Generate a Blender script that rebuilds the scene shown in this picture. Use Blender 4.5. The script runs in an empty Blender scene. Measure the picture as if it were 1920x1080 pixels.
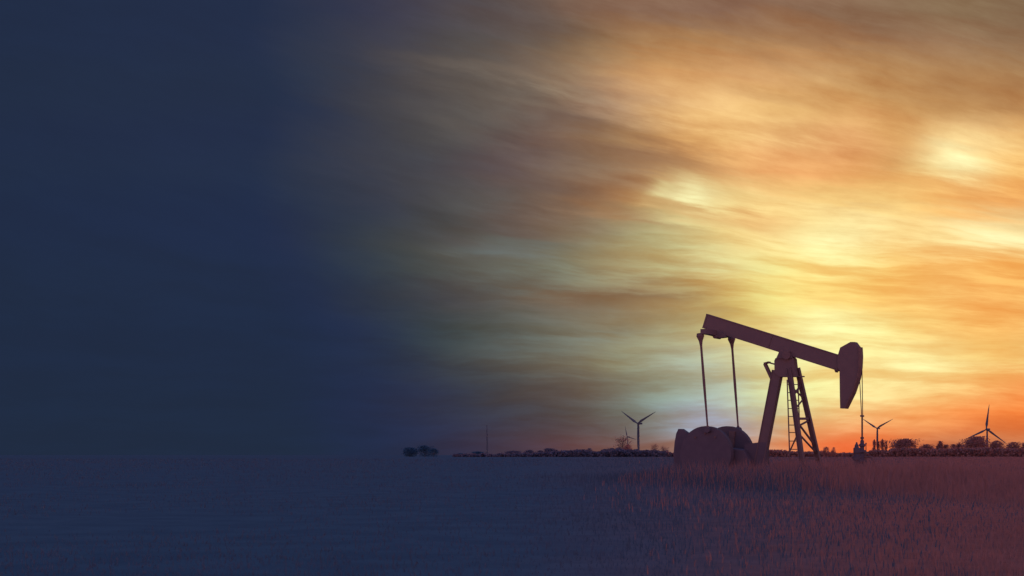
import bpy, bmesh, math, random
from math import sin, cos, pi, radians, atan2, sqrt
from mathutils import Vector, Matrix, noise as mnoise
random.seed(7)
S = bpy.context.scene
COL = S.collection

# ------------------------------------------------------------------ camera
F = 2667.0            # focal length in pixels of a 1920 wide frame (50 mm lens)
HOR = 853.0           # horizon row
CAMZ = 1.2
cam = bpy.data.cameras.new('camera'); co = bpy.data.objects.new('camera', cam); COL.objects.link(co)
cam.lens = 50; cam.sensor_width = 36; cam.clip_end = 40000; cam.clip_start = 0.1
co.location = (0, 0, CAMZ); co.rotation_euler = (pi/2, 0, 0)
cam.shift_y = (HOR-540)/1920.0
cam.dof.use_dof = True; cam.dof.focus_distance = 72; cam.dof.aperture_fstop = 4.0
S.camera = co
S.view_settings.view_transform = 'Standard'; S.view_settings.look = 'None'
S.view_settings.exposure = 0; S.view_settings.gamma = 1

# ------------------------------------------------------------------ sky (world)
SUN_AZ, SUN_EL = radians(17), radians(2.0)      # to the right of straight ahead (+Y)
def lin(c): return c/12.92 if c <= .04045 else ((c+.055)/1.055)**2.4
def hexl(h): return [lin(int(h[i:i+2], 16)/255) for i in (0, 2, 4)]
COLS = [-400]+list(range(480, 1921, 80))+[2700]
ROWS = {
 15: '242f4a 2b3349 32364b 3b3b4c 464450 504a4d 5e5350 6a5950 7e614f 8a6853 8a6853 886552 8c6852 8b6a53 8a6a52 876950 886c51 876c50 866b51',
 75: '242f4a 2d354a 363a4a 41404c 4c4749 55504f 61554f 74614f 96734f ae8257 ae8256 b6885a ad7f55 a27752 9a7354 987152 9a7455 967355 957456',
 135:'253049 2d364a 363b4b 454349 5a5350 5e554f 76665a 89715b a48465 cf9a64 d6a066 d19a64 d29c66 cf9c66 c59763 b98b5a ac8056 ac8258 aa8056',
 195:'253049 2d354a 393c49 434248 504b4b 615953 6d6056 7d6553 a5836a c89f76 e8b77a f6c785 eab975 dba768 d9a365 cf9b60 c08e58 bb8a57 b78554',
 255:'242f4b 2d354a 393c4a 43434a 4a484a 54504f 615350 775f52 92704f b08358 dba263 f3c27c fbce8b e5ad70 f3b87a d69d5f f2c27e fbd493 f3bf77',
 315:'24304b 2d364a 373b4a 41424b 46454b 51494c 5f5050 735f54 8f7259 a8825f c08f5d e7a868 eca768 e9a466 e3a263 d69d5f fddc91 fdd78c fabf6e',
 375:'222e4b 29334a 303747 3a3d4a 474649 565351 655a55 7b6556 967457 b48659 e4cc8c f6df98 f8cd83 f8cf82 f7cc80 f9cf80 f8bb6c f6b063 f4ad62',
 435:'222e4b 262f49 2e3748 3a4048 434446 54504d 65564f 7a6552 8f8068 a99d73 d0c890 ebce85 fbd58b fce59c fdedaa fad48a fad88f fce09b fce5a2',
 495:'222e48 242f4a 2b3547 363e48 444847 55544f 696a62 757768 989070 b0a073 bfae77 dcc88a f3e391 fbd57c fde591 fac168 fbc170 fabc68 fbb964',
 555:'222e47 232e4a 283249 333a46 3e4149 4c4848 5f5a52 716455 837058 978061 ae8f5d d0a85f f2dd83 fdd77c fbcc70 fbc069 fcc875 fbb967 fbb966',
 615:'212d46 222e49 252f4a 2c3548 374047 454b4a 5a5d58 6d6e63 857c66 9a8c6c b0a578 d2b66c f0d282 fdf0a3 fdee9c fbd17a fbc571 fbbb66 fbbb68',
 675:'212d46 222e47 242f4a 293247 333946 424547 525250 686458 7a7463 949070 a8aa94 bdbd9e dcd59a f8ec9e fbdf90 fdea9f fcdf90 fbd07a fbcf7d',
 735:'212d44 212d45 232e4b 272f49 2f3348 383b48 484546 5a5250 6e655a 7f8174 98a08a b0b5a5 cfca94 f0e294 fbe196 fbd88c fbc97c fbb165 fa9b52',
 785:'212d43 212d44 222d49 262e49 2c314a 353749 423e48 504748 635a54 757a70 8f9890 a2a8b4 c3c099 eac887 f8bd7c faad68 fba35c fb8f4c f4863f',
 835:'212d43 212d43 222d47 242d49 2a2f48 343047 433846 553f49 684a4b 7c5a50 9c7a70 b08c80 d99a70 ee8a55 f8743f ee7844 c8704a b46c4c a8684b',
}
DEF = {}
def bump(px, py, sx, sy, amt, tilt=0.0):     # extra bright or dark cloud patches, in frame degrees
    BUMPS.append((px, py, sx, sy, amt, tilt))
BUMPS = []
rows = []
for y in sorted(ROWS):
    cs = [hexl(h) for h in ROWS[y].split()]
    rows.append((y, [hexl('202c42')]+cs+[[v*.85 for v in cs[-1]] if y < 700 else [1.0, .24, .06]]))  # low red sky added out of view at right to redden the ground
def cr(p0, p1, p2, p3, t):
    return max(0.0, .5*((2*p1)+(-p0+p2)*t+(2*p0-5*p1+4*p2-p3)*t*t+(-p0+3*p1-3*p2+p3)*t**3))
def row_at(y):
    ys = [r[0] for r in rows]
    if y <= ys[0]: return rows[0][1]
    if y >= ys[-1]: return rows[-1][1]
    i = max(k for k in range(len(ys)) if ys[k] <= y); i = min(i, len(ys)-2)
    t = (y-ys[i])/(ys[i+1]-ys[i])
    a, b, c, d = (rows[max(i-1, 0)][1], rows[i][1], rows[i+1][1], rows[min(i+2, len(ys)-1)][1])
    return [[cr(a[k][j], b[k][j], c[k][j], d[k][j], t) for j in range(3)] for k in range(len(b))]

world = bpy.data.worlds.new('World'); S.world = world; world.use_nodes = True
NT = world.node_tree; NT.nodes.clear()
class G:
    """small helper for node graphs"""
    def __init__(s, nt): s.nt = nt
    def n(s, t, **kw):
        x = s.nt.nodes.new(t)
        for k, v in kw.items(): setattr(x, k, v)
        return x
    def set(s, sock, v):
        if isinstance(v, bpy.types.NodeSocket): s.nt.links.new(v, sock)
        else: sock.default_value = v
    def m(s, op, a, b=0.0, c=0.0):
        x = s.n('ShaderNodeMath', operation=op)
        for i, v in enumerate((a, b, c)): s.set(x.inputs[i], v)
        return x.outputs[0]
    def mr(s, v, a, b, c=0.0, d=1.0, kind='SMOOTHSTEP'):
        x = s.n('ShaderNodeMapRange', interpolation_type=kind, clamp=True) if kind != 'LINEAR' else s.n('ShaderNodeMapRange', clamp=True)
        for i, q in enumerate((v, a, b, c, d)): s.set(x.inputs[i], q)
        return x.outputs[0]
    def comb(s, x, y, z):
        c = s.n('ShaderNodeCombineXYZ')
        for i, v in enumerate((x, y, z)): s.set(c.inputs[i], v)
        return c.outputs[0]
    def noise(s, vec, scale, detail=4, rough=.55):
        x = s.n('ShaderNodeTexNoise'); s.nt.links.new(vec, x.inputs['Vector'])
        x.inputs['Scale'].default_value = scale; x.inputs['Detail'].default_value = detail
        x.inputs['Roughness'].default_value = rough
        return x.outputs['Fac']
    def mix(s, f, a, b, blend='MIX'):
        x = s.n('ShaderNodeMix', data_type='RGBA', blend_type=blend, clamp_factor=True)
        s.set(x.inputs[0], f); s.set(x.inputs[6], a); s.set(x.inputs[7], b)
        return x.outputs[2]
g = G(NT)
tc = g.n('ShaderNodeTexCoord'); sep = g.n('ShaderNodeSeparateXYZ'); NT.links.new(tc.outputs['Generated'], sep.inputs[0])
dx, dy, dz = sep.outputs
dyc = g.m('MAXIMUM', dy, .22)
u = g.m('DIVIDE', dx, dyc); v = g.m('DIVIDE', dz, dyc)          # tangents of bearing and height above horizon
# streaks follow a band direction that dips to the right high up and lies flat near the horizon
dip = g.mr(v, .03, .24, 0.0, .23)
vs = g.m('ADD', v, g.m('MULTIPLY', u, dip))
wob = g.m('MULTIPLY', g.m('SUBTRACT', g.noise(g.comb(g.m('MULTIPLY', u, 9.0), g.m('MULTIPLY', vs, 14.0), 1.7), 1.0, 3, .5), .5), .022)
vs = g.m('ADD', vs, wob)
sv = g.comb(g.m('MULTIPLY', u, 8.0), g.m('MULTIPLY', vs, 62.0), 3.1)
sv2 = g.comb(g.m('MULTIPLY', u, 3.5), g.m('MULTIPLY', vs, 14.0), 9.7)
n1r = g.noise(sv, 1.0, 7, .62)
n1 = g.m('ADD', g.m('MULTIPLY', g.m('SUBTRACT', n1r, .5), .55), g.m('MULTIPLY', g.m('SUBTRACT', g.mr(n1r, .40, .62), .5), .20))   # ripples with firmer edges
n2 = g.m('SUBTRACT', g.noise(sv2, 1.3, 6, .6), .5)
n3 = g.m('SUBTRACT', g.noise(g.comb(g.m('MULTIPLY', u, 26.0), g.m('MULTIPLY', vs, 95.0), 5.0), 1.0, 6, .65), .5)
n4 = g.m('SUBTRACT', g.noise(g.comb(g.m('MULTIPLY', u, 15.0), g.m('MULTIPLY', vs, 27.0), 8.0), 1.0, 7, .62), .5)
hi = g.mr(v, .10, .22)
uw = g.m('ADD', u, g.m('MULTIPLY', n2, .07))
flat = g.mr(v, 0.0, .10, .25, 1.0)
vw = g.m('ADD', v, g.m('MULTIPLY', flat, g.m('ADD', g.m('MULTIPLY', n1, .022), g.m('MULTIPLY', n2, .016))))
U0, U1 = (-400-960)/F, (2700-960)/F
uf = g.mr(uw, U0, U1, kind='LINEAR')
NR = 28
yrows = [15+(835-15)*i/(NR-1) for i in range(NR)]
prev = None
for i, y in enumerate(reversed(yrows)):                    # from the horizon up
    r = row_at(y)
    ramp = g.n('ShaderNodeValToRGB'); NT.links.new(uf, ramp.inputs[0])
    cr_ = ramp.color_ramp; cr_.interpolation = 'B_SPLINE'
    els = cr_.elements
    while len(els) < len(COLS): els.new(.5)
    for e, px in zip(els, COLS): e.position = 0 if px == -400 else 1
    for k, px in enumerate(COLS):
        els[k].position = (px+400)/3100.0
    for k in range(len(COLS)): els[k].color = (*r[k], 1)
    vv = (HOR-y)/F
    if prev is None: prev = ramp.outputs[0]
    else: prev = g.mix(g.mr(vw, pv, vv, kind='LINEAR'), prev, ramp.outputs[0])
    pv = vv
skyc = prev
# bright breaks and dark bars in the cloud deck: (px, py, half width, half height, colour, strength)
PATCH = [(1010,50,150,22,'5c4d4c',.35),(1250,25,160,20,'80604e',.35),(1500,20,200,14,'836750',.3),(1180,290,110,16,'85634e',.45),(1060,225,70,14,'6b5850',.45),(1180,410,90,8,'a87c54',.5),(1000,350,80,12,'6a5750',.4),(960,465,70,10,'6b7877',.4),(1150,560,90,8,'84694c',.45),(1120,625,60,7,'7c8176',.35),(1560,395,120,8,'fde09a',.4),(1800,385,120,9,'eaa158',.35),(1860,430,70,8,'fff0b4',.5),(1292,362,34,17,'fbf3b4',.85),(1232,362,16,13,'e6d79a',.7),(1800,300,44,30,'fff6b8',.75),(1850,262,90,10,'fdd890',.35),(1400,238,110,13,'fdd08a',.5),
         (1540,600,60,20,'fdf4a8',.6),(1430,405,60,9,'e8a562',.35),(1335,400,90,9,'cf9458',.5),(1570,470,40,28,'fff2a8',.5),
         (1240,340,30,8,'c89a66',.5),(1690,250,45,22,'cf9355',.5),(1500,280,40,16,'d79a5e',.4),(1725,345,130,12,'e8a057',.4),
         (900,140,90,11,'7d7064',.35),(1040,170,60,10,'a08a72',.5),(1330,790,60,24,'a9b0cf',.5),(1690,690,120,9,'fff0a6',.4),
         (1440,175,80,9,'c39260',.35),(1320,585,60,8,'b08c58',.4),(1080,560,70,12,'7b6450',.4),(1590,520,150,10,'fbd07a',.3)]
for (px, py, hw, hh, hx, st) in PATCH:
    a = g.m('DIVIDE', g.m('SUBTRACT', uw, (px-960)/F), hw*1.35/F)
    tilt = .16 if py < 450 else 0.02
    b = g.m('DIVIDE', g.m('ADD', g.m('SUBTRACT', vw, (HOR-py)/F), g.m('MULTIPLY', g.m('SUBTRACT', uw, (px-960)/F), tilt)), hh*1.35/F)
    q = g.m('ADD', g.m('MULTIPLY', a, a), g.m('MULTIPLY', b, b))
    f = g.m('MULTIPLY', g.m('EXPONENT', g.m('MULTIPLY', q, -1.0)), st)
    skyc = g.mix(f, skyc, (*hexl(hx), 1))
# fine streaks: warm grey bars and pale gold gaps, fading out at night side
side = g.mr(u, -.16, .12, .15, 1.0)
gain = g.m('ADD', 1.0, g.m('MULTIPLY', side, g.m('ADD', g.m('ADD', g.m('MULTIPLY', n1, g.mr(hi, 0, 1, 1.0, .6)), g.m('MULTIPLY', n3, .45)), g.m('MULTIPLY', g.m('MULTIPLY', n4, hi), .75))))
gainr = g.m('ADD', 1.0, g.m('MULTIPLY', g.m('SUBTRACT', gain, 1.0), g.mr(hi, 0, 1, .35, .62)))
gainb = g.m('ADD', 1.0, g.m('MULTIPLY', g.m('SUBTRACT', gain, 1.0), g.mr(hi, 0, 1, 1.5, 1.2)))
skyc = g.mix(1.0, skyc, g.comb(gainr, gain, gainb), 'MULTIPLY')
# above the picture and behind the camera: the dusk sky
nish = g.n('ShaderNodeTexSky', sky_type='NISHITA'); nish.sun_disc = False
nish.sun_elevation = SUN_EL; nish.sun_rotation = SUN_AZ
nb = g.mix(1.0, nish.outputs[0], (.10, .10, .10, 1), 'MULTIPLY')
dusk = g.mix(1.0, nb, (.030, .055, .20, 1), 'ADD')
belt = g.mr(g.m('ABSOLUTE', g.m('SUBTRACT', dz, .05)), .34, .0)      # unseen rosy glow added behind the camera to light the silhouettes
belt = g.m('MULTIPLY', belt, g.mr(dy, .3, -.3))
dusk = g.mix(belt, dusk, (1.15, .40, .40, 1))
f1 = g.mr(dz, .33, .60); f2 = g.mr(dy, .55, .15)
fb = g.m('MAXIMUM', f1, f2)
final = g.mix(fb, skyc, dusk)
bg = g.n('ShaderNodeBackground'); NT.links.new(final, bg.inputs[0]); bg.inputs[1].default_value = 1.0
wo = g.n('ShaderNodeOutputWorld'); NT.links.new(bg.outputs[0], wo.inputs[0])

sun = bpy.data.lights.new('sun', 'SUN'); so = bpy.data.objects.new('sun', sun); COL.objects.link(so)
sun.energy = 1.3; sun.color = (1.0, .42, .16); sun.angle = radians(10)      # veiled by cloud
dvec = Vector((sin(SUN_AZ)*cos(SUN_EL), cos(SUN_AZ)*cos(SUN_EL), sin(SUN_EL)))
so.rotation_euler = dvec.to_track_quat('Z', 'Y').to_euler(); so.location = dvec*200

# ------------------------------------------------------------------ helpers
def material(name, c1, c2, rough=.6, scale=3.0, metal=0.0, spec=.5, bump_s=0.0, trans=None):
    m = bpy.data.materials.new(name); m.use_nodes = True; q = G(m.node_tree)
    b = m.node_tree.nodes['Principled BSDF']
    t = q.n('ShaderNodeTexCoord')
    f = q.noise(t.outputs['Object'], scale, 5, .6)
    f = q.mr(f, .35, .65)
    m.node_tree.links.new(q.mix(f, (*c1, 1), (*c2, 1)), b.inputs['Base Color'])
    b.inputs['Roughness'].default_value = rough; b.inputs['Metallic'].default_value = metal
    b.inputs['Specular IOR Level'].default_value = spec
    if bump_s:
        bn = q.n('ShaderNodeBump'); bn.inputs['Strength'].default_value = bump_s; bn.inputs['Distance'].default_value = .02
        m.node_tree.links.new(q.noise(t.outputs['Object'], scale*6, 4, .6), bn.inputs['Height'])
        m.node_tree.links.new(bn.outputs[0], b.inputs['Normal'])
    if trans:                                              # light coming through thin leaves
        tr = q.n('ShaderNodeBsdfTranslucent'); tr.inputs[0].default_value = (*trans, 1); ad = q.n('ShaderNodeAddShader')
        m.node_tree.links.new(b.outputs[0], ad.inputs[0]); m.node_tree.links.new(tr.outputs[0], ad.inputs[1])
        m.node_tree.links.new(ad.outputs[0], m.node_tree.nodes['Material Output'].inputs[0])
    return m
M = {
 'paint': material('weathered_steel', (.25, .185, .185), (.23, .17, .175), .7, 2.5, 0, .2, .2),
 'dark':  material('dark_steel', (.27, .18, .17), (.22, .15, .15), .7, 4, 0, .2, .2),
 'rope':  material('wire_rope', (.20, .16, .15), (.15, .12, .12), .6, 20, 0, .2),
 'iron':  material('cast_iron', (.17, .145, .18), (.15, .13, .165), .7, 3, 0, .2, .2),
 'tower': material('turbine_paint', (.13, .17, .22), (.11, .15, .19), .6, .05, 0, .2),
 'bark':  material('bark', (.16, .13, .12), (.12, .10, .10), .9, .5, 0, .1),
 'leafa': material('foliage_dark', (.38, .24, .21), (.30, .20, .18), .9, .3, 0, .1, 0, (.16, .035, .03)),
 'grass': material('sunset_tint_grass', (.44, .245, .22), (.36, .215, .20), .9, .3, 0, .1, 0, (.035, .012, .010)),  # sunset red of the right side put into the blade colour
 'dusk_tint_grass': material('dusk_tint_grass', (.12, .18, .255), (.10, .16, .22), .9, .3, 0, .1),  # same grass with the left side's dusk blue put into its colour
 'leafc': material('foliage_dim', (.075, .20, .31), (.06, .17, .27), .9, .3, 0, .1),  # dimmest leaf copy, far-left dusk put into the colour
 'leafb': material('foliage_bluish', (.17, .19, .25), (.14, .16, .21), .9, .3, 0, .1, 0, (.03, .02, .04)),  # leaf copy for the left horizon, dusk blue put into its colour
}
def link_mesh(name, bm, mat, parent=None, loc=None):
    me = bpy.data.meshes.new(name); bmesh.ops.recalc_face_normals(bm, faces=bm.faces[:]); bm.to_mesh(me); bm.free()
    me.materials.append(mat)
    o = bpy.data.objects.new(name, me); COL.objects.link(o)
    if parent: o.parent = parent
    if loc is not None: o.location = loc
    return o
def tag(o, label=None, cat=None, group=None, kind=None):
    if label: o['label'] = label
    if cat: o['category'] = cat
    if group: o['group'] = group
    if kind: o['kind'] = kind
    return o
def empty(name, loc, label, cat, group=None, rz=0):
    o = bpy.data.objects.new(name, None); COL.objects.link(o); o.location = loc; o.rotation_euler = (0, 0, rz)
    o.empty_display_size = .5
    return tag(o, label, cat, group)
def prism(bm, pts, y0, y1, bev=0.0):
    a = [bm.verts.new((x, y0, z)) for x, z in pts]; b = [bm.verts.new((x, y1, z)) for x, z in pts]
    n = len(pts); fs = [bm.faces.new(a), bm.faces.new(b[::-1])]
    for i in range(n): fs.append(bm.faces.new((a[i], b[i], b[(i+1) % n], a[(i+1) % n])))
    if bev:
        es = list({e for f in fs[:2] for e in f.edges})
        bmesh.ops.bevel(bm, geom=es, offset=bev, segments=2, affect='EDGES', profile=.6)
def bar(bm, p, q, w, d, up=(0, 1, 0), bev=0.0, taper=1.0):
    """box bar from p to q, width w (in plane) and depth d (along up)"""
    p, q = Vector(p), Vector(q); ax = (q-p).normalized(); up = Vector(up); s = ax.cross(up)
    if s.length < 1e-4: up = Vector((1, 0, 0)); s = ax.cross(up)
    s.normalize(); t = s.cross(ax).normalized()
    vs = []
    for c, k in ((p, 1.0), (q, taper)):
        for a, b in ((-1, -1), (1, -1), (1, 1), (-1, 1)): vs.append(bm.verts.new(c+s*a*w/2*k+t*b*d/2*k))
    fs = [vs[0:4][::-1], vs[4:8]]+[[vs[i], vs[(i+1) % 4], vs[4+(i+1) % 4], vs[4+i]] for i in range(4)]
    ff = [bm.faces.new(f) for f in fs]
    if bev: bmesh.ops.bevel(bm, geom=list({e for f in ff for e in f.edges}), offset=bev, segments=1, affect='EDGES')
def ibeam(bm, p, q, h, w, tf=.03, tw=.03):
    """I section: web in the vertical plane, flanges across it"""
    p, q = Vector(p), Vector(q); ax = (q-p).normalized(); n = Vector((0, 1, 0)); s = ax.cross(n).normalized()
    for k in (-1, 1): bar(bm, p+s*k*(h/2-tf/2), q+s*k*(h/2-tf/2), tf, w)
    bar(bm, p, q, h-2*tf-.004, tw)
def tube(bm, pts, rs, n=10, caps=True):
    pts = [Vector(p) for p in pts]; rings = []
    for i, p in enumerate(pts):
        a = (pts[min(i+1, len(pts)-1)]-pts[max(i-1, 0)]).normalized()
        s = a.cross(Vector((0, 1, 0)) if abs(a.y) < .9 else Vector((1, 0, 0))).normalized(); t = a.cross(s)
        r = rs[i] if isinstance(rs, (list, tuple)) else rs
        rings.append([bm.verts.new(p+(s*cos(2*pi*k/n)+t*sin(2*pi*k/n))*r) for k in range(n)])
    for i in range(len(rings)-1):
        for k in range(n):
            bm.faces.new((rings[i][k], rings[i][(k+1) % n], rings[i+1][(k+1) % n], rings[i+1][k]))
    if caps: bm.faces.new(rings[0][::-1]); bm.faces.new(rings[-1])
def lathe(bm, prof, n=20, c=(0, 0, 0)):
    rings = [[bm.verts.new((c[0]+r*cos(2*pi*k/n), c[1]+r*sin(2*pi*k/n), c[2]+z)) for k in range(n)] for r, z in prof]
    for i in range(len(rings)-1):
        for k in range(n): bm.faces.new((rings[i][k], rings[i][(k+1) % n], rings[i+1][(k+1) % n], rings[i+1][k]))
    bm.faces.new(rings[0][::-1]); bm.faces.new(rings[-1])
def world_at(px, py, d): return Vector(((px-960)/F*d, d, CAMZ+(HOR-py)/F*d))

# ------------------------------------------------------------------ ground
def ground():
    bm = bmesh.new()
    ys = [-40, -10, -3, 0]+[1.2*1.06**i for i in range(0, 64)]+[55+i*4 for i in range(0, 20)]+[140*1.16**i for i in range(0, 32)]
    ys = sorted(set(ys)); nx = 90
    grid = []
    for y in ys:
        hw = max(60, abs(y)*.9+40); row = []
        for i in range(nx+1):
            x = (i/nx*2-1); x = x*hw
            amp = .05 if abs(y) < 40 else .10
            z = (mnoise.noise(Vector((x*.35, y*.35, 0)))*.5+mnoise.noise(Vector((x*1.3, y*1.3, 4)))*.2)*amp if abs(y) < 200 else 0
            row.append(bm.verts.new((x, y, z)))
        grid.append(row)
    for a, b in zip(grid, grid[1:]):
        for i in range(nx): bm.faces.new((a[i], a[i+1], b[i+1], b[i]))
    m = bpy.data.materials.new('field_soil'); m.use_nodes = True; q = G(m.node_tree); b = m.node_tree.nodes['Principled BSDF']
    t = q.n('ShaderNodeTexCoord'); ob = t.outputs['Object']
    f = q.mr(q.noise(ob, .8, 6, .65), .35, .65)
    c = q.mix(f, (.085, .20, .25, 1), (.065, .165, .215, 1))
    # sky glow put into the soil colour: dusk blue left, sunset red right
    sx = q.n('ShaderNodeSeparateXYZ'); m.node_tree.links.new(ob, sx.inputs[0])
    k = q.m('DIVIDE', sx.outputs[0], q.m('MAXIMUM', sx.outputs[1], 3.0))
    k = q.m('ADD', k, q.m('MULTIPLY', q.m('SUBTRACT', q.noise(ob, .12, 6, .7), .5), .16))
    ruddy = q.mix(q.mr(q.noise(ob, 1.6, 6, .7), .3, .7), (.42, .205, .165, 1), (.29, .15, .125, 1))
    c = q.mix(q.mr(k, -.02, .30), c, ruddy)
    nt = m.node_tree; nt.nodes.remove(b)
    bn = q.n('ShaderNodeBump'); bn.inputs['Strength'].default_value = .4; bn.inputs['Distance'].default_value = .05
    nt.links.new(q.noise(ob, 6.0, 6, .65), bn.inputs['Height'])
    df = q.n('ShaderNodeBsdfDiffuse'); gl = q.n('ShaderNodeBsdfGlossy'); ad = q.n('ShaderNodeAddShader')
    nt.links.new(c, df.inputs[0]); gl.inputs[0].default_value = (.05, .016, .012, 1); gl.inputs['Roughness'].default_value = .55
    for z in (df, gl): nt.links.new(bn.outputs[0], z.inputs['Normal'])
    nt.links.new(df.outputs[0], ad.inputs[0]); nt.links.new(gl.outputs[0], ad.inputs[1])
    nt.links.new(ad.outputs[0], nt.nodes['Material Output'].inputs[0])
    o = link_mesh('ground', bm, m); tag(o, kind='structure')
    for p in o.data.polygons: p.use_smooth = True
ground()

# ------------------------------------------------------------------ pumpjack
AL = radians(34); OX, OY = (1470-960)/F*70, 70.0
ca, sa = cos(AL), sin(AL)
def P(px, py, lat=0.0):
    """local (X, Z) of what shows at px, py on the machine's plane Y = lat"""
    k = (px-960)/F; t = (lat+OX*sa+OY*ca)/(k*sa+ca)
    return ((t*k-OX)*ca-(t-OY)*sa, CAMZ+t*(HOR-py)/F)
def P3(px, py, lat=0.0):
    x, z = P(px, py, lat); return (x, lat, z)
pj = empty('pumpjack', (OX, OY, 0), 'large dark pumpjack with tilted walking beam and horsehead, silhouetted against the bright sunset', 'pumpjack', rz=-AL)
def part(name, bm, mat, parent=pj, bev=None): return link_mesh(name, bm, M[mat], parent)
# walking beam
bm = bmesh.new()
A = Vector(P3(1322.5, 601.7)); B = Vector(P3(1578, 682))
ibeam(bm, A, B, .74, .30, .04, .24)
ax = (B-A).normalized(); L = (B-A).length
for i in (6,):                                  # web stiffeners
    c = A+ax*L*i/12; s = ax.cross(Vector((0, 1, 0))).normalized()
    for sgn in (-1, 1): bar(bm, c-s*.325+Vector((0, sgn*.13, 0)), c+s*.325+Vector((0, sgn*.13, 0)), .02, .026)
bar(bm, A+ax*.06, A+ax*.09, .70, .28)
part('walking_beam', bm, 'paint')
# horsehead
hp = [(1573, 668), (1578, 652), (1597, 641.5), (1605, 641.5), (1612, 651), (1613, 668), (1612, 689), (1609, 709), (1599.5, 736.7), (1585, 766), (1578, 766), (1577.5, 740), (1577.5, 695), (1573, 690)]
bm = bmesh.new(); prism(bm, [P(*q) for q in hp], -.20, .20, .015); head = part('horsehead', bm, 'paint')
bm = bmesh.new()                                           # curved wireline track on its face
face = [P(*q) for q in hp[4:10]]
for i in range(len(face)-1):
    p, q = face[i], face[i+1]; bar(bm, (p[0]+.03, 0, p[1]), (q[0]+.03, 0, q[1]), .06, .50)
part('head_track', bm, 'dark', head)
bm = bmesh.new()
for (a, b) in (((1566, 690), (1569, 698)), ((1570, 690), (1572, 696))): bar(bm, P3(*a), P3(*b), .05, .3)
part('head_latch', bm, 'dark')
# saddle bearing and cap of the post
bm = bmesh.new()
prism(bm, [P(*q) for q in [(1466, 657), (1461.5, 669), (1459, 673), (1482, 673), (1489, 672), (1485, 664), (1484.5, 659)]], -.28, .28, .01)
tube(bm, [P3(1474, 666, -.42), P3(1474, 666, .42)], .20, 18)
part('saddle_bearing', bm, 'paint')
bm = bmesh.new()
prism(bm, [P(*q) for q in [(1455, 677), (1457, 672), (1491, 672), (1493, 690), (1496, 707), (1464, 707), (1455.5, 700)]], -.22, .22, .01)
part('post_cap', bm, 'paint')
# legs of the post: one heavy rear leg, two front legs
bm = bmesh.new()
a, b = Vector(P3(1458.5, 695)), Vector(P3(1431.5, 836)); d = (b-a).normalized(); b2 = a+d*((a.z-.12)/-d.z)
ibeam(bm, a, b2, .50, .34, .04, .28)
part('leg', bm, 'paint')
def leg_line(top, bot, lt, lb):
    a, b = Vector(P3(*top, lt)), Vector(P3(*bot, lb)); d = (b-a).normalized(); return a, a+d*((a.z-.12)/-d.z)
lat = .80
midl = leg_line((1479.5, 690), (1501.3, 846), -.18, -lat); rgtl = leg_line((1495, 690), (1530.7, 846), .18, lat)
for a, b in (midl, rgtl):
    bm = bmesh.new(); ibeam(bm, a, b, .23, .20, .03, .04); part('leg', bm, 'paint')
def on(l, py):    # point of a leg that shows at row py
    a, b = l; lo, hi = 0, 1
    for _ in range(40):
        m_ = (lo+hi)/2; p = a.lerp(b, m_); w = depth_of(p); y = HOR-(p.z-CAMZ)/w*F
        if y < py: lo = m_
        else: hi = m_
    return a.lerp(b, lo)
def depth_of(p): return OY-p.x*sa+p.y*ca
for (l1, y1, l2, y2, w) in ((midl, 785, rgtl, 785, .11), (midl, 789, rgtl, 836, .08), (midl, 812, rgtl, 850, .07), (midl, 800, rgtl, 788, .07),
                            (midl, 742, rgtl, 722, .08), (midl, 726, rgtl, 748, .07), (midl, 768, rgtl, 746, .06), (midl, 860, rgtl, 860, .09)):
    bm = bmesh.new(); bar(bm, on(l1, y1), on(l2, y2), w, w); part('brace', bm, 'paint')
# side struts between the rear leg and the near front leg low down
bm = bmesh.new(); bar(bm, on(midl, 812), P3(1481, 846, -.3), .06, .05); part('brace', bm, 'paint')
# ladder on the rear side of the post
lad = bmesh.new(); ly = -.1
r0 = (Vector(P3(1476, 712, -.45)), Vector(P3(1480.6, 852, -.75))); r1 = (Vector(P3(1496.3, 716, .05)), Vector(P3(1501, 852, -.25)))
for a, b in (r0, r1):
    d = (b-a).normalized(); tube(lad, [a, a+d*((a.z-.1)/-d.z)], .034, 8)
lo = part('ladder', lad, 'dark')
for y in (721, 736, 750.5, 766, 781, 797, 811, 827, 842.5, 857, 871):
    bm = bmesh.new(); tube(bm, [on(r0, y), on(r1, y)], .021, 6); part('rung', bm, 'dark', lo)
# rear bracket of the post cap with its strut, small front step
bm = bmesh.new()
bar(bm, P3(1434.5, 682), P3(1448.5, 712), .13, .22); bar(bm, P3(1434, 681.5), P3(1443, 679), .07, .3); bar(bm, P3(1440, 679.5), P3(1455, 683.5), .06, .3)
part('brake_bracket', bm, 'dark')
bm = bmesh.new(); bar(bm, P3(1498, 706), P3(1508, 706), .06, .12); part('step', bm, 'dark')
bm = bmesh.new()
for x in (1494, 1498, 1501): bar(bm, P3(x, 662+(x-1494)*.31), P3(x, 670+(x-1494)*.31), .06, .2)
part('beam_clamp', bm, 'dark')
# equalizer across the tail of the beam and tail bearing
LP = 1.22
bm = bmesh.new()
ex, ez = P(1341, 625)
prism(bm, [(ex-.17, ez-.12), (ex+.17, ez-.12), (ex+.17, ez+.13), (ex-.17, ez+.13)], -LP-.12, LP+.12, .02)
tube(bm, [(ex+.12, -.28, ez-.16), (ex+.12, .28, ez-.16)], .13, 16)
part('equalizer', bm, 'paint')
bm = bmesh.new(); prism(bm, [P(*q) for q in [(1328, 612), (1350, 617), (1366, 632), (1352, 634), (1330, 629)]], -.2, .2, .01)
part('tail_bearing', bm, 'paint')
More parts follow.
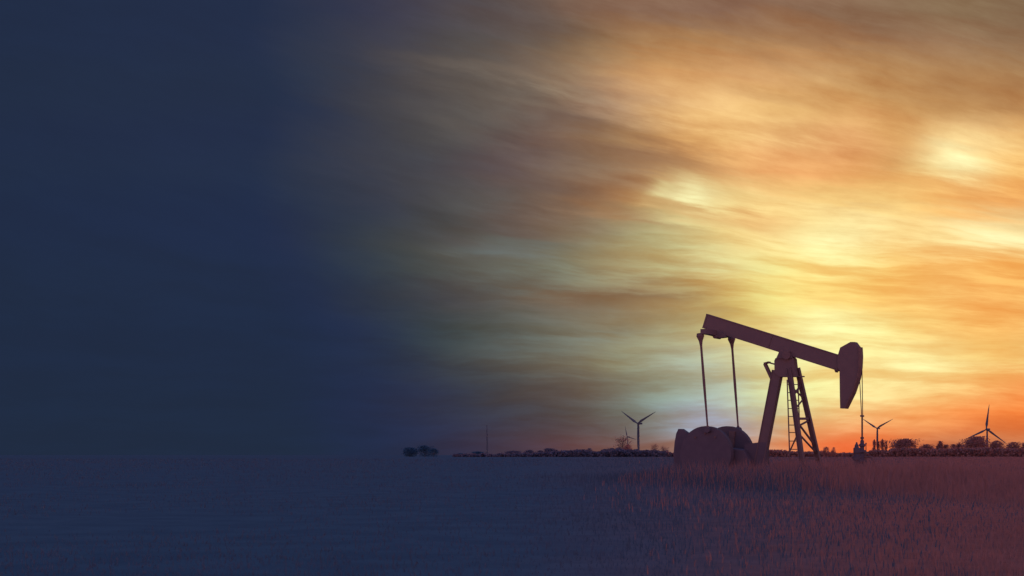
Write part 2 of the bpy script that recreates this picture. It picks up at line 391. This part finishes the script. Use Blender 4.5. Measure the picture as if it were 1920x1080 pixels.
# pitman arms
tops = (P3(1313, 628, -LP), P3(1371.6, 634, LP)); bots = (P3(1327.2, 806, -LP), P3(1384.4, 806, LP))
for a, b in zip(tops, bots):
    a, b = Vector(a), Vector(b); d = (b-a).normalized(); bm = bmesh.new()
    tube(bm, [a+d*.30, a+d*.9, a.lerp(b, .5), b-d*.9, b-d*.2], [.062, .058, .070, .050, .042], 10)
    tube(bm, [a+d*.62, a+d*.30, a+d*.06, a-d*.08], [.05, .10, .20, .17], 10)
    tube(bm, [b-d*.22, b], [.05, .13], 10)
    pa = part('pitman_arm', bm, 'dark')
    bm = bmesh.new(); tube(bm, [b+Vector((0, -.12, 0)), b+Vector((0, .12, 0))], .15, 14); part('wrist_pin', bm, 'iron', pa)
# cranks with their rounded counterweights (fan shaped, arched on top)
def fan(cx, ztop, R, a0, a1, lat0, lat1, foot):
    bm = bmesh.new(); pts = []
    for i in range(25):
        a = radians(a0+(a1-a0)*i/24); pts.append((cx+R*cos(a), ztop-R+R*sin(a)))
    pts += [(cx+foot, .35), (cx-foot, .35)]
    prism(bm, pts[::-1], lat0, lat1, .03); return bm
def xl(px, py, l): return P(px, py, l)
for (px, l, nm) in ((1325, -.95, 'near'), (1364.5, .95, 'far')):
    cx, zt = P(px, 799, l)
    o = part('counterweight', fan(cx, zt, 1.42, 200, -20, l-.16, l+.16, 1.2), 'iron')
    for (ddx, ddz) in ((-.55, -.55), (.55, -.55), (0, -.35)):
        bm = bmesh.new(); s = -1 if l < 0 else 1
        tube(bm, [(cx+ddx, l+s*.15, zt+ddz), (cx+ddx, l+s*.21, zt+ddz)], .06, 8); part('bolt', bm, 'dark', o)
    bm = bmesh.new(); gx, gz = P(1352, 868, 0)
    s = -1 if l < 0 else 1
    bar(bm, (gx+.1, l-s*.19, .95), (cx+.35*(1 if l > 0 else .1), l-s*.19, zt-.25), .34, .10, bev=.02)
    part('crank', bm, 'dark')
# gearbox between the cranks
bm = bmesh.new()
gx, gz = P(1378, 838, 0)
prism(bm, [(gx-1.0, .35), (gx+1.0, .35), (gx+1.05, .9), (gx+.75, 1.45), (gx-.6, 1.6), (gx-1.05, 1.1)], -.6, .6, .05)
tube(bm, [(gx-.2, -.95, 1.0), (gx-.2, .95, 1.0)], .17, 16)
part('gearbox', bm, 'iron')
# plinth reaching the rear leg
bm = bmesh.new(); prism(bm, [P(*q) for q in [(1398, 832.2), (1405, 831.8), (1424, 829.6), (1440, 829), (1440, 895), (1398, 890)]], -.15, .15, .01)
part('gearbox_stand', bm, 'iron')
# belt guard over the sheaves, behind the cranks, and the motor
bm = bmesh.new()
bg_pts = [(1265.5, 880), (1265.5, 850), (1267.5, 828), (1270, 813), (1274, 804.2), (1281, 804.2), (1292, 812), (1301, 820), (1312, 850), (1312, 880)]
prism(bm, [P(*q, -.55) for q in bg_pts], -.70, -.42, .03)
bgd = part('belt_guard', bm, 'iron')
bm = bmesh.new()
mx, mz = P(1290, 862, -.1); tube(bm, [(mx, -.40, .95), (mx, .45, .95)], .38, 18); bar(bm, (mx, -.35, .42), (mx, .4, .42), .5, .3)
part('motor', bm, 'dark')
# skid base
bm = bmesh.new()
x0 = P(1262, 880, -.6)[0]; x1 = rgtl[1].x+.4
for l in (-.8, .8): ibeam(bm, (x0, l, .18), (x1, l, .18), .30, .22, .03, .03)
for i in range(8):
    x = x0+(x1-x0)*(i+.5)/8; bar(bm, (x, -.8, .16), (x, .8, .16), .18, .22, up=(0, 0, 1))
part('skid_base', bm, 'iron')
# bridle: two wire ropes, carrier bar, polished rod
hang = Vector(P3(1616.6, 780, 0))
for (q, l, dl) in (((1616.4, 690), .20, .07), ((1612.0, 712), -.20, -.07)):
    a = Vector(P3(q[0], q[1], l)); bm = bmesh.new(); e = hang+Vector((0, dl, 0)); tube(bm, [a, e], .021, 6); part('bridle_cable', bm, 'rope')
bm = bmesh.new(); bar(bm, hang-Vector((0, .17, 0)), hang+Vector((0, .17, 0)), .08, .08); part('carrier_bar', bm, 'dark')
bm = bmesh.new(); end = Vector(P3(1616.6, 838, 0)); wx, wz = end.x, end.z
tube(bm, [hang+Vector((0, 0, .02)), Vector((hang.x, 0, wz))], .042, 10)
tube(bm, [(hang.x, 0, hang.z-1.10), (hang.x, 0, hang.z-1.0)], .085, 10)
part('polished_rod', bm, 'rope')

R_ = Matrix.Rotation(-AL, 4, 'Z')
def to_world(p): return R_ @ Vector(p)+Vector((OX, OY, 0))
# wellhead under the rod
wp = to_world((hang.x, 0, 0))
wh = empty('wellhead', wp, 'squat wellhead with stuffing box under the polished rod of the pumpjack', 'wellhead', rz=-AL)
bm = bmesh.new(); lathe(bm, [(.05, 1.93), (.09, 1.86), (.09, 1.75), (.15, 1.70), (.15, 1.62), (.10, 1.58), (.10, 1.45), (.17, 1.42), (.17, 1.32), (.08, 1.27)][::-1], 16); link_mesh('stuffing_box', bm, M['iron'], wh)
bm = bmesh.new(); lathe(bm, [(.20, 0), (.20, .30), (.30, .32), (.30, .40), (.14, .42), (.13, .85), (.22, .87), (.22, .95), (.12, .97), (.12, 1.27)], 16); link_mesh('casing', bm, M['iron'], wh)
bm = bmesh.new(); tube(bm, [(-.05, 0, 1.10), (.45, 0, 1.10), (.55, 0, 1.0), (.55, 0, .1)], .05, 8); link_mesh('flow_pipe', bm, M['dark'], wh)
bm = bmesh.new(); tube(bm, [(.15, .0, 1.12), (.15, .0, 1.34)], .02, 6); tube(bm, [(.15, -.1, 1.34), (.15, .1, 1.34)], .03, 6); link_mesh('valve_wheel', bm, M['dark'], wh)
# valve post beside it
vp = world_at(1606.3, 853, 66.5); vp.z = 0
vo = empty('valve_post', vp, 'stubby valve post with domed cap standing just left of the wellhead', 'valve')
bm = bmesh.new(); lathe(bm, [(.12, 0), (.12, .95), (.17, .97), (.17, 1.15), (.11, 1.18), (.11, 1.28), (.155, 1.30), (.155, 1.52), (.10, 1.56), (.09, 1.66), (.05, 1.72), (.03, 1.80)], 14); link_mesh('valve_body', bm, M['iron'], vo)
bm = bmesh.new(); tube(bm, [(-.22, 0, 1.08), (.22, 0, 1.08)], .05, 8); link_mesh('outlet', bm, M['iron'], vo)
# thin marker pole to the right
bm = bmesh.new(); tube(bm, [(0, 0, 0), (0, 0, 1.75)], [.03, .02], 6); tube(bm, [(0, 0, 1.70), (0, 0, 1.78)], .035, 6)
mp = world_at(1623.8, 853, 68); mp.z = 0
tag(link_mesh('marker_pole', bm, M['dark'], None, mp), 'thin short pole in the grass just right of the wellhead', 'pole')

# ------------------------------------------------------------------ wind turbines
def turbine(px, py, d, bladepx, th0, label):
    w = d/F; R = bladepx*w; hub = world_at(px, py, d); psi = radians(40)
    root = empty('wind_turbine', (hub.x, hub.y, 0), label, 'wind turbine', 'wind turbines on the horizon')
    bm = bmesh.new(); tube(bm, [(0, 0, 0), (0, 0, hub.z*.5), (0, 0, hub.z-.8)], [R*.050, R*.040, R*.030], 14); link_mesh('tower', bm, M['tower'], root)
    # rotor axis: towards the camera and to the left, nacelle trails to the right
    axv = Vector((-sin(psi), -cos(psi), 0)); side = Vector((cos(psi), -sin(psi), 0))
    c = Vector((0, 0, hub.z))
    bm = bmesh.new(); q = c-axv*R*.23
    bar(bm, c+axv*R*.03, q, R*.085, R*.08, up=(0, 0, 1), bev=R*.018); link_mesh('nacelle', bm, M['tower'], root)
    hc = c+axv*R*.07
    bm = bmesh.new(); tube(bm, [hc-axv*R*.05, hc+axv*R*.01, hc+axv*R*.05], [R*.045, R*.04, R*.012], 12); ho = link_mesh('hub', bm, M['tower'], root)
    for k in range(3):
        th = radians(th0+120*k); dr = side*sin(th)+Vector((0, 0, 1))*cos(th); tn = axv.cross(dr).normalized()
        prof = [(0, .024, .024), (.08, .026, .020), (.20, .050, .013), (.5, .033, .008), (.8, .020, .005), (1, .006, .002)]
        bm = bmesh.new(); rings = []
        for (s, wd, tk) in prof:
            bend = -axv*(.03*s*s*R); o = hc+dr*(s*R)+bend+tn*(wd*.25*R)
            tw = radians(28*(1-s)); t2 = tn*cos(tw)+axv*sin(tw); n2_ = axv*cos(tw)-tn*sin(tw)
            rings.append([bm.verts.new(o+t2*wd*R*cos(2*pi*j/8)+n2_*tk*R*sin(2*pi*j/8)) for j in range(8)])
        for a, b in zip(rings, rings[1:]):
            for j in range(8): bm.faces.new((a[j], a[(j+1) % 8], b[(j+1) % 8], b[j]))
        bm.faces.new(rings[0]); bm.faces.new(rings[-1][::-1])
        link_mesh('blade', bm, M['tower'], root)
turbine(1197.5, 794, 2400, 45, 182, 'tall wind turbine with two raised blades to the left of the pumpjack')
turbine(1177, 819, 5000, 21, -15, 'smallest most distant wind turbine just left of a tall turbine, above a bush')
turbine(1645.5, 803, 3100, 36, 182, 'wind turbine above narrow poplars just right of the wellhead')
turbine(1851, 805, 2300, 47, 6, 'wind turbine with one blade straight up behind the domed tree at far right')
# ------------------------------------------------------------------ radio mast
bm = bmesh.new(); d = 2000; w = d/F; p = world_at(913, 853, d); H = 58*w
for k in range(3):
    a = 2*pi*k/3; tube(bm, [(1.4*cos(a), 1.4*sin(a), 0), (1.0*cos(a), 1.0*sin(a), H*.7)], .32, 5)
for i in range(18):
    z0, z1 = H*.7*i/18, H*.7*(i+1)/18
    for k in range(3):
        a, b = 2*pi*k/3, 2*pi*(k+1)/3; tube(bm, [(1.25*cos(a), 1.25*sin(a), z0), (1.25*cos(b), 1.25*sin(b), z1)], .16, 4)
tube(bm, [(0, 0, H*.68), (0, 0, H)], [.7, .45], 6)
p.z = 0; tag(link_mesh('radio_mast', bm, M['tower'], None, p), 'slender tall radio mast standing alone on the dim left horizon', 'mast')

# ------------------------------------------------------------------ trees
def leaf(bm, c, s, rnd):
    n = Vector((rnd.gauss(0, 1), rnd.gauss(0, 1), rnd.gauss(0, 1))).normalized()
    a = n.orthogonal().normalized(); b = n.cross(a); k = rnd.uniform(.5, 1.3)
    vs = [bm.verts.new(c+a*s*k), bm.verts.new(c+b*s*.6), bm.verts.new(c-a*s*k*.9), bm.verts.new(c-b*s*.7)]
    bm.faces.new(vs)
def tree(kind, px, hwpx, topy, d, label, mat='leafa', seed=0, dens=1.0):
    """kind: round, poplar, bare, umbrella"""
    rnd = random.Random(int(px*7+seed)); w = d/F
    H = (HOR-topy)*w+CAMZ; hw = hwpx*w
    p = world_at(px, 853, d); p.z = 0
    nm = {'round': 'tree', 'poplar': 'poplar_tree', 'bare': 'bare_tree', 'umbrella': 'spreading_tree', 'shrub': 'shrub'}[kind]
    root = empty(nm, p, label, 'shrub' if kind == 'shrub' else 'tree', 'trees and shrubs along the horizon')
    tb = bmesh.new(); cb = bmesh.new()
    base = H*(.18 if kind in ('round', 'umbrella', 'bare') else .05)
    tube(tb, [(0, 0, 0), (rnd.uniform(-.1, .1)*hw, 0, base), (rnd.uniform(-.1, .1)*hw, 0, H*.6)], [max(.12, H*.028), H*.02, H*.008], 7)
    ends = []
    nl = {'round': 12, 'poplar': 10, 'bare': 16, 'umbrella': 14, 'shrub': 9}[kind]
    for i in range(nl):
        a = rnd.uniform(0, 2*pi)
        if kind == 'poplar':
            z0 = H*rnd.uniform(.05, .7); r = hw*rnd.uniform(.4, .9)*(1-.5*z0/H); e = Vector((cos(a)*r, sin(a)*r, z0+H*rnd.uniform(.15, .28)))
        else:
            z0 = base*rnd.uniform(.8, 1.8); el = rnd.uniform(.15, 1.0); r = hw*.95*sqrt(max(0, 1-el*el))*rnd.uniform(.7, 1)
            e = Vector((cos(a)*r, sin(a)*r, base*.8+(H-base*.8)*(.25+.72*el)*rnd.uniform(.85, 1)))
        s = Vector((0, 0, z0)); mid = s.lerp(e, .5)+Vector((0, 0, -.04*H if kind != 'umbrella' else .05*H))
        tube(tb, [s, mid, e], [H*.011, H*.007, H*.003], 5); ends.append(e)
        if kind in ('bare', 'umbrella', 'shrub', 'round'):
            for j in range(5 if kind != 'round' else 3):
                q = mid.lerp(e, rnd.uniform(.2, 1)); t = q+Vector((rnd.gauss(0, .3)*hw, rnd.gauss(0, .3)*hw, abs(rnd.gauss(0, .12))*H))
                tube(tb, [q, t], [H*.005, H*.002], 4); ends.append(t)
    # crown: clumps of leaf sized faces round the limb ends, uneven outline with gaps
    per = {'round': 60, 'poplar': 110, 'bare': 5, 'umbrella': 34, 'shrub': 40}[kind]
    for e in ends:
        cs = (.20 if kind != 'poplar' else .28)*hw*rnd.uniform(.7, 1.2)
        for j in range(int(per*dens)):
            g_ = Vector((rnd.gauss(0, 1)*cs, rnd.gauss(0, 1)*cs, rnd.gauss(0, 1)*cs*(.75 if kind != 'poplar' else 1.6)))
            c = e+g_
            if c.z > H or c.z < 0: c.z = rnd.uniform(.5, .97)*H*(1-min(1, (Vector((c.x, c.y)).length/(hw*1.1))**2)*.5)
            leaf(cb, c, hw*rnd.uniform(.03, .07)*(2.6 if kind == 'poplar' else 1), rnd)
    if kind in ('round', 'shrub'):                         # inner foliage so the mass reads as dense with few holes
        for j in range(int(1300*dens)):
            th = rnd.uniform(0, 2*pi); zf = rnd.random()
            r = hw*sqrt(rnd.random())*(.80+.2*sin(zf*pi) if zf < .55 else sqrt(max(0, 1-((zf-.55)/.45)**2)))*(.93+.12*sin(3*th+px))
            leaf(cb, Vector((cos(th)*r, sin(th)*r, (H*.95)*zf+.2)), hw*rnd.uniform(.04, .09), rnd)
    if kind == 'poplar':
        for j in range(900):
            zf = rnd.random()**.9; r = hw*.8*sqrt(rnd.random())*min(1, (1-zf)*3.2)**.6*(.8+.25*sin(zf*9+px))
            a = rnd.uniform(0, 2*pi); leaf(cb, Vector((cos(a)*r, sin(a)*r, H*(.05+.94*zf))), hw*rnd.uniform(.10, .22), rnd)
    if kind == 'umbrella':
        for j in range(2600):
            a = rnd.uniform(0, 2*pi); el = rnd.uniform(.05, 1)**.8*pi/2; rr = rnd.uniform(.72, 1.0)
            p_ = Vector((cos(a)*cos(el)*rr*hw, sin(a)*cos(el)*rr*hw, H*(.30+.69*sin(el)*rr)))
            if mnoise.noise(Vector((p_.x*.22, 0, p_.z*.35+2))) < -.12: continue
            leaf(cb, p_, hw*rnd.uniform(.02, .045), rnd)
    link_mesh('trunk', tb, M['bark'], root); link_mesh('crown', cb, M[mat], root)
    return root
TR = [
 ('poplar', 1639.3, 4.5, 823.5, 880, 'slim poplar just left of the turbine tower behind the wellhead'),
 ('poplar', 1646.5, 4.0, 827, 885, 'short poplar directly in front of the turbine tower behind the wellhead'),
 ('poplar', 1654.6, 4.6, 822.5, 880, 'widest of the slim poplars, right of the turbine tower behind the wellhead'),
 ('poplar', 1661, 3.4, 824.5, 890, 'thinnest poplar at the right end of the poplar group'),
 ('umbrella', 1697, 25, 822.5, 900, 'wide spreading tree with sky showing through its crown, right of the poplars'),
 ('round', 1737.5, 13.5, 832.5, 930, 'rounded bushy tree next right of the see-through spreading tree'),
 ('poplar', 1762, 7.5, 827, 900, 'twiggy upright tree with ragged top between two rounded trees'),
 ('round', 1775, 9, 833, 905, 'small bushy tree immediately right of the twiggy upright tree'),
 ('round', 1787, 8.5, 832.5, 915, 'small bushy tree in the middle of the low group left of the domed tree'),
 ('poplar', 1799, 7, 831, 900, 'narrow oval tree touching the left edge of the large domed tree'),
 ('round', 1829, 25, 818, 880, 'largest domed tree of the horizon, at far right beside a turbine'),
 ('round', 1868.5, 15, 825.2, 890, 'broad rounded tree right behind the tower of the rightmost turbine'),
 ('round', 1899.5, 14.5, 828, 900, 'flat-topped rounded tree second from the right edge'),
 ('round', 1925, 12, 829.5, 890, 'tree cut off by the right edge of the view'),
 ('shrub', 1549, 7, 837.5, 600, 'spiky shrub just right of the front legs of the pumpjack'),
 ('shrub', 1563, 5, 838.5, 610, 'narrow spiky shrub between pumpjack legs and wellhead, under the horsehead'),
 ('bare', 1169, 17, 815, 1500, 'faint bare tree in front of the smallest turbine'),
 ('shrub', 1177, 9, 833, 900, 'spiky bush at the foot of the smallest turbine'),
 ('bare', 1228, 11, 832, 1400, 'faint bare domed tree left of the counterweights'),
 ('bare', 1246, 10, 834.5, 1400, 'faint low bare tree closest to the belt guard of the pumpjack'),
]
for t in TR: tree(*t)
TL = [(1030, 11, 840.5), (1043, 6, 843.5), (1063, 10, 844.8), (1079, 9, 843.3), (1093, 10, 842.5), (1105.5, 7, 840.2), (1134, 11, 841.8), (1148, 10, 840), (1160, 8, 838.5),
      (1193, 6, 842), (1208, 9, 844), (1220, 8, 844.6), (1233, 8, 844.5), (1247, 8, 845), (1013, 8, 844.5), (993, 9, 843.5), (963, 14, 845.3), (896, 12, 846.6),
      (862, 9, 850), (813, 9, 840.5), (797, 13, 834.8), (768, 15, 838.8)]
WORDS = {1030: 'first rounded clump in the tree line, left of the long run of bushes', 1043: 'small clump on the right shoulder of the first rounded clump', 1063: 'low tree starting the long run of bushes left of the turbines',
 1079: 'second low tree in the run of bushes left of the turbines', 1093: 'broad low tree before the little peak in the tree line', 1105.5: 'little peaked tree just before the dip in the tree line',
 1134: 'first low tree right of the dip in the tree line', 1148: 'middle low tree between the dip and the smallest turbine', 1160: 'round-topped tree just left of the spiky bush under the smallest turbine',
 1193: 'small bush against the left foot of the tall left turbine', 1208: 'low bush just right of the tall left turbine', 1220: 'low bush in front of the faint bare domed tree', 1233: 'low tree under the gap between two faint bare trees',
 1247: 'last low tree before the pumpjack belt guard', 1013: 'small dim tree left of the first rounded clump', 993: 'ragged dim tree midway between mast and turbines', 963: 'wide dim tree in the gap right of the mast',
 896: 'low domed dim tree just left of the mast', 862: 'tiny dim bush alone on the horizon left of the mast', 813: 'dim sloping tree on the right shoulder of the tallest left tree', 797: 'tallest dim tree at the left end of the visible horizon',
 768: 'dim broad tree left of the tallest dim tree', 735: 'nearly invisible tree in the dark left horizon', 700: 'leftmost nearly invisible tree of the horizon'}
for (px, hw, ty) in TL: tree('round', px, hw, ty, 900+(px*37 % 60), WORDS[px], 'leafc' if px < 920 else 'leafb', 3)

# far-off continuous hedge that closes the gaps between trees
def hedge(side):
    bm = bmesh.new(); rnd = random.Random(5+side)
    prof = [(-900, 851.5), (300, 851), (700, 851), (850, 853), (950, 852), (1020, 849), (1060, 845.5), (1100, 845), (1118, 848.5), (1160, 842.5), (1200, 845), (1235, 846), (1258, 849.5), (1300, 850), (1420, 846), (1450, 843.5),
            (1470, 846), (1500, 848.5), (1545, 848), (1575, 850.3), (1605, 850.3), (1628, 846.5), (1640, 844.5), (1665, 845.5), (1680, 841), (1720, 841), (1755, 843.5), (1800, 841), (1850, 840), (1885, 842), (1930, 842), (2600, 842)]
    def top(px):
        for a, b in zip(prof, prof[1:]):
            if a[0] <= px <= b[0]: return a[1]+(b[1]-a[1])*(px-a[0])/(b[0]-a[0])
        return 850
    for i in range(48000 if side else 20000):
        px = rnd.uniform(1250, 2500) if side else rnd.uniform(850, 1262); d = rnd.uniform(840, 870); w = d/F
        H = (HOR-top(px)+mnoise.noise(Vector((px*.09, 0, 0)))*2.6+mnoise.noise(Vector((px*.35, 0, 0)))*2.2+mnoise.noise(Vector((px*1.3, 3, 0)))*1.6)*w+CAMZ
        z = H*rnd.random()**.75
        leaf(bm, Vector(((px-960)/F*d, d, max(.1, z))), rnd.uniform(.5, 1.1), rnd)
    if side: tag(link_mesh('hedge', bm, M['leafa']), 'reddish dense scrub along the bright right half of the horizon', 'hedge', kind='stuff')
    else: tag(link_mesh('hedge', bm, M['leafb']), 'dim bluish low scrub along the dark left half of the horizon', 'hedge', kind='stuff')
hedge(1); hedge(0)

# rough grass round the machine: it hides the skid and feet
def grass():
    rnd = random.Random(9); bins = {'grass': ([], []), 'dusk_tint_grass': ([], [])}
    def blade(x, y, h, kind):
        V, Fc = bins[kind]
        a = rnd.uniform(0, 2*pi); wd = rnd.uniform(.002, .005)*(1+y/26); lean = rnd.uniform(0, .5)*h; b = rnd.uniform(0, 2*pi)
        dx_, dy_ = cos(a)*wd, sin(a)*wd; lx, ly_ = cos(b)*lean, sin(b)*lean; n = len(V)
        V.extend(((x-dx_, y-dy_, -.03), (x+dx_, y+dy_, -.03), (x+dx_*.8+lx*.35, y+dy_*.8+ly_*.35, h*.6), (x-dx_*.8+lx*.35, y-dy_*.8+ly_*.35, h*.6), (x+lx, y+ly_, h)))
        Fc.extend(((n, n+1, n+2, n+3), (n+3, n+2, n+4)))
    for i in range(420000):
        y = 7*(820/7)**(rnd.random()**.9); k = rnd.uniform(-.06, .56); x = k*y
        near = min(1, 1.5*math.exp(-((x-OX+1.5)/(6 if x < OX-1.5 else 9.5))**2-((y-62)/15)**2))        # tall weeds round the machine
        patch = mnoise.noise(Vector((x*.16, y*.08, 5)))
        c = min(1, max(0, (k+patch*.06-.03)/.30))**1.4*(.30 if y < 20 else .55)
        if rnd.random() > max(c, near*.9): continue
        h = (.05+.0018*min(y, 150))*rnd.uniform(.4, 1.5)*(1+.8*patch)
        if rnd.random() < .85: h += near*(.62+.5*max(0, mnoise.noise(Vector((x*.6, y*.3, 8)))+.3))*rnd.uniform(.7, 1.2)
        blade(x, y, min(h, 1.12), 'grass' if rnd.random() < (k-.10)/.24+patch*.5+near*.6 else 'dusk_tint_grass')
    for i in range(60000):                                  # thin tufts on the left ground, dusk blue put into their colour
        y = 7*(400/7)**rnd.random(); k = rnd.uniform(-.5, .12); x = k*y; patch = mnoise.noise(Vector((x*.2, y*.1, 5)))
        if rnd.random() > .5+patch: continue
        blade(x, y, (.04+.001*y)*rnd.uniform(.4, 1.3), 'dusk_tint_grass')
    for key, lab in (('grass', 'rough grass tinted with sunset glow round the feet of the pumpjack and over the right of the field'), ('dusk_tint_grass', 'thin grass tufts tinted dusk blue on the dim left of the field')):
        V, Fc = bins[key]
        me = bpy.data.meshes.new('grass'); me.from_pydata(V, [], Fc); me.materials.append(M[key])
        o = bpy.data.objects.new('grass', me); COL.objects.link(o); tag(o, lab, 'grass', kind='stuff')
grass()
